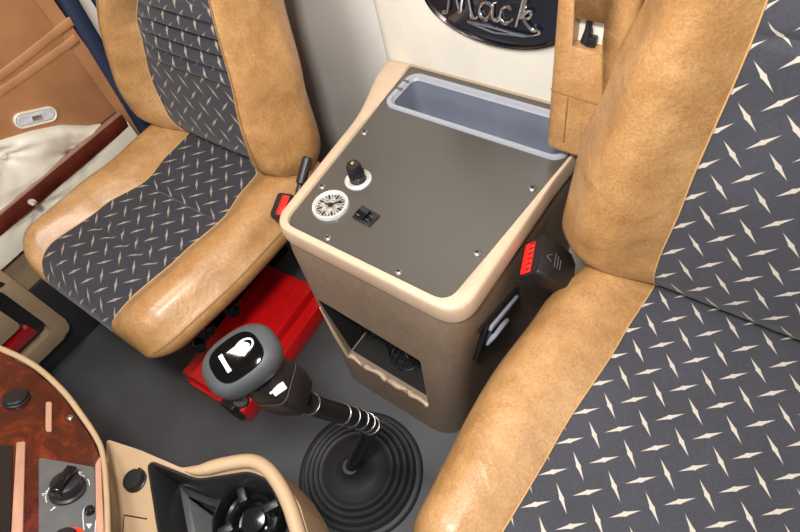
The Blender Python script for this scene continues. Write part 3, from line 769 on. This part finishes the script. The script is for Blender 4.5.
bm = bmesh.new(); lathe(bm, E_(136, 481, ZC), zz, [(.0185, -.001), (.0185, .003), (.017, .004), (.0168, .010), (.015, .0125), (0, .013)], 36)
box(bm, (-.004, .010, .003), (.004, .019, .010), .0015, 2, Matrix.Translation(E_(135, 480, ZC))); link('socket_cap', bm, 'black', tc)
bm = bmesh.new(); a, b = E_(124, 515, ZC + .0003), E_(147, 519, ZC + .0003); tube(bm, [a, b], .0011, 6); tube(bm, [a, E_(122, 545, ZC + .0003)], .0006, 6); link('panel_gap', bm, 'dark', tc)

# ------------------------------------------------------------ setting
bm = bmesh.new(); box(bm, (-.80, -1.1, -.03), (1.3, .9, 0)); struct(link('floor', bm, 'floor', smooth=False))
# rear wall: cream bulkhead behind the console, plus a recessed greyer wall behind the passenger seat
bm = bmesh.new(); prism(bm, round_poly([(-.125, WY, 0), (1.3, WY, 0), (1.3, .9, 0), (-.125, .9, 0)], [.035, 0, 0, 0], 8), (0, 0, 1.5)); struct(link('wall_back', bm, 'cream', auto=30))
bm = bmesh.new(); box(bm, (-.80, .512, 0), (-.127, .66, 1.5)); struct(link('wall_recess', bm, 'greywall', smooth=False))
bm = bmesh.new(); tube(bm, [(-.045, WY, .45), (-.045, WY, 1.45)], .0012, 6); struct(link('trim_1', bm, 'greywall'))
# passenger door
DXW = -.765
bm = bmesh.new(); box(bm, (-.82, -1.1, 0), (DXW, .150, 1.5)); struct(link('wall_left', bm, 'doorbrown', smooth=False))
P_ = lambda px, py, h=0: U(px, py, 'x', DXW + h)
dp = thing('door_panel', 'brown passenger door lining with cream tufted panel, dark red wooden rail and oval lamp', 'door panel', (DXW, -.2, .1))
# upper brown pad with two raised creases
bm = bmesh.new(); box(bm, (DXW - .0, -1.0, .44), (DXW + .004, .112, 1.4), .001); link('upper_lining', bm, 'doorbrown', dp)
bm = bmesh.new()
for q in (((-40, 96), (0, 76), (62, 28), (74, 20)), ((-40, 110), (0, 92), (66, 46), (76, 38))):
    tube(bm, smoothpath([P_(x, y, .003) for x, y in q], 8), .011, 14, flat=.28, up=(1, 0, 0))
link('lining_crease', bm, 'doorbrown', dp)
# tufted cream panel as a height field with buttons
btn = [P_(70, 152), P_(2, 155), P_(-70, 165), P_(34, 205), P_(-35, 215)]
bm = bmesh.new(); ny, nz = 90, 50; g = []
topc = [(-200, 190), (-60, 150), (0, 139), (30, 130), (60, 124), (88, 125), (112, 121), (124, 113)]
tops = sorted([(P_(x, y).y, P_(x, y).z) for x, y in topc])
def ztop(y):
    for (a, p), (b, q) in zip(tops, tops[1:]):
        if y <= b: return p + (q - p) * max(0, (y - a) / (b - a))
    return tops[-1][1]
y0, y1 = -.9, .112
for i in range(ny + 1):
    y = y0 + (y1 - y0) * i / ny; zt = max(ztop(y), .47); row = []
    for j in range(nz + 1):
        z = .366 + (zt - .366) * j / nz
        dmin = min(math.hypot(y - b.y, z - b.z) for b in btn)
        h = .032 * (1 - math.exp(-(dmin / .045) ** 1.1)); ang = 0
        b = min(btn, key=lambda q: math.hypot(y - q.y, z - q.z)); th = math.atan2(z - b.z, y - b.y)
        h += .0042 * math.cos(th * 9) * math.exp(-(dmin / .065) ** 2) * min(1, dmin / .015)
        ed = min((zt - z) / .03, 1); h *= math.sqrt(max(0, 1 - (1 - ed) ** 2)) if ed < 1 else 1
        row.append(bm.verts.new((DXW + .0015 + h, y, z)))
    g.append(row)
for i in range(ny):
    for j in range(nz): bm.faces.new((g[i][j], g[i + 1][j], g[i + 1][j + 1], g[i][j + 1]))
tf = link('tufted_panel', bm, 'tuft', dp, auto=80)
for b in btn[:3]:
    bm = bmesh.new(); lathe(bm, b + V((.001, 0, 0)), (1, 0, 0), [(.0095, 0), (.0095, .006), (.007, .0105), (0, .012)], 20); link('button', bm, 'tuft', tf)
bm = bmesh.new(); box(bm, (DXW, -.9, .432), (-.732, .112, .474), .004, 2); ra = link('armrest_rail', bm, 'redwood', dp)
bm = bmesh.new(); box(bm, (DXW + .018, -.9, .473), (-.730, .112, .479), .003, 2); link('rail_cap', bm, 'railtop', ra)
bm = bmesh.new(); lathe(bm, U(33, 203, 'z', .478), zz, [(0, -.001), (.008, 0), (.008, .004), (.004, .007), (0, .007)], 16, sx=2); link('chrome_stud', bm, 'chrome', ra)
# oval courtesy lamp
c = P_(35, 117, .003); u = (P_(56, 112) - P_(13, 122)); hw_ = u.length / 2
bm = bmesh.new(); stad = lambda a, b_, x: [V((x, 0, 0)) + c + u.normalized() * yy + u.normalized().cross(V((1, 0, 0))) * -zz_ for yy, zz_ in rrect(-a, a, -b_, b_, b_ * .98, 10)]
ringwall(bm, [stad(hw_, .019, 0), stad(hw_, .019, .006), stad(hw_ - .003, .016, .008), stad(hw_ - .006, .013, .006)]); lm = link('courtesy_lamp', bm, 'tuft', dp); lm['label'] = 'oval clear lamp in a pale frame'
bm = bmesh.new(); ringwall(bm, [stad(hw_ - .005, .014, .004), stad(hw_ - .008, .011, .0075)], (False, True)); link('lamp_lens', bm, 'lens', lm)
bm = bmesh.new(); box(bm, (-.012, -.006, 0), (.012, .006, .004), .001, 1, frame(c + V((.0065, 0, 0)), (1, 0, 0), u)); link('lamp_bulb', bm, 'chrome', lm)
# door pocket / kick panel at the lower left
KX = -.70
outk = [(-.362, .106), (-.362, .40), (-.95, .55), (-.95, .106)]
bm = bmesh.new(); prism(bm, [(p.x - .06, p.y, p.z) for p in round_poly([(KX, y, z) for y, z in outk], [.04, .03, .01, .01], 6)], (.06, 0, 0), .005, 2); kk = link('door_pocket', bm, 'beige_dark', dp); kp = kk
ink = [(-.400, .150), (-.400, .352), (-.90, .48), (-.90, .150)]
bm = bmesh.new(); prism(bm, round_poly([(KX - .03, y, z) for y, z in ink], [.03, .02, .01, .01], 6), (.1, 0, 0)); cut(kk, bm)
bm = bmesh.new(); prism(bm, round_poly([(KX - .030, y, z) for y, z in ink], [.03, .02, .01, .01], 6), (.004, 0, 0)); link('pocket_gap', bm, 'screen', kp)
bm = bmesh.new(); prism(bm, round_poly([(KX - .028, y, z) for y, z in ((-.437, .222), (-.437, .318), (-.88, .44), (-.88, .222))], .012, 4), (.018, 0, 0), .002, 2); link('pocket_door', bm, 'beige_dark', kp)
bm = bmesh.new(); prism(bm, round_poly([(KX - .028, y, z) for y, z in ((-.428, .176), (-.428, .208), (-.60, .208), (-.60, .176))], .005, 4), (.020, 0, 0), .002, 2); link('reflector', bm, 'redlens', kp)['label'] = 'dark red reflector'
bm = bmesh.new(); prism(bm, [(KX, y, z) for y, z in ((-.395, .352), (-.385, .372), (-.380, .352))], (.0008, 0, 0)); link('arrow_mark', bm, 'dark', kp)
bm = bmesh.new(); box(bm, (-.7648, -1.0, .25), (-.7612, .108, .365), .001, 1); link('lower_lining', bm, 'beige_dark', dp)
bm = bmesh.new(); box(bm, (-.7645, -1.0, .001), (-.755, .108, .25), .004, 2); link('shade_strip', bm, 'rubber', dp)  # near-black strip that paints in the shade low on the door wall
# door seal, pillar and curtain
bm = bmesh.new(); box(bm, (-.80, .128, 0), (-.745, .166, 1.45), .012, 3, Matrix.Translation((0, .012, .5)) @ Matrix.Rotation(math.radians(-4), 4, 'X') @ Matrix.Translation((0, 0, -.5))); o = tag(link('door_seal', bm, 'navy', origin=(-.775, .147, 0)), 'broad navy blue vertical strip along the rear edge of the brown door', 'door seal')
bm = bmesh.new(); box(bm, (-.81, .160, 0), (-.775, .66, 1.45), .004, 2); struct(link('trim_2', bm, 'cream'))
bm = bmesh.new(); pts = []
for k in range(80): pts.append(V((-.735 + .014 * math.sin(k * .62), .215 + .275 * k / 79, 0)))
A1 = [bm.verts.new(p) for p in pts]; B1 = [bm.verts.new(p + V((0, 0, 1.45))) for p in pts]
for i in range(79): bm.faces.new((A1[i], A1[i + 1], B1[i + 1], B1[i]))
cu = link('sleeper_curtain', bm, 'navy', origin=(-.765, .37, 0), auto=80); sm = cu.modifiers.new('thickness', 'SOLIDIFY'); sm.thickness = .003
tag(cu, 'dark navy pleated curtain hanging behind the passenger seat', 'curtain')

# ------------------------------------------------------------ light
def area(name, loc, target, size, energy, color=(1, 1, 1), sy=None):
    l = bpy.data.lights.new(name, 'AREA'); l.energy = energy; l.color = color; l.size = size
    if sy: l.shape = 'RECTANGLE'; l.size_y = sy
    o = bpy.data.objects.new(name, l); COL.objects.link(o); o.location = loc
    o.rotation_euler = (V(target) - V(loc)).to_track_quat('-Z', 'Y').to_euler(); return o
area('flash', (.60, -.38, 1.62), (.15, .18, .5), .13, 18, (1, .98, .95))
area('windshield_daylight', (.3, -1.6, 1.6), (.1, .3, .6), 1.2, 11, (.94, .97, 1), .7)
area('rear_wall_fill', (-.1, -.3, 1.75), (-.15, .5, .6), .3, 11, (1, .98, .95))  # added fill light, out of view, to brighten the rear walls
area('driver_door_daylight', (1.7, .2, 1.6), (.3, .1, .5), 1.0, 6, (.95, .97, 1))
w = bpy.data.worlds.new('world'); scn.world = w; w.use_nodes = True
w.node_tree.nodes['Background'].inputs[0].default_value = (.93, .96, 1, 1); w.node_tree.nodes['Background'].inputs[1].default_value = .20
scn.view_settings.view_transform = 'Standard'; scn.view_settings.look = 'None'; scn.view_settings.gamma = 1; scn.view_settings.exposure = 0
for o in bpy.data.objects:
    if '_w' in o.keys(): del o['_w']
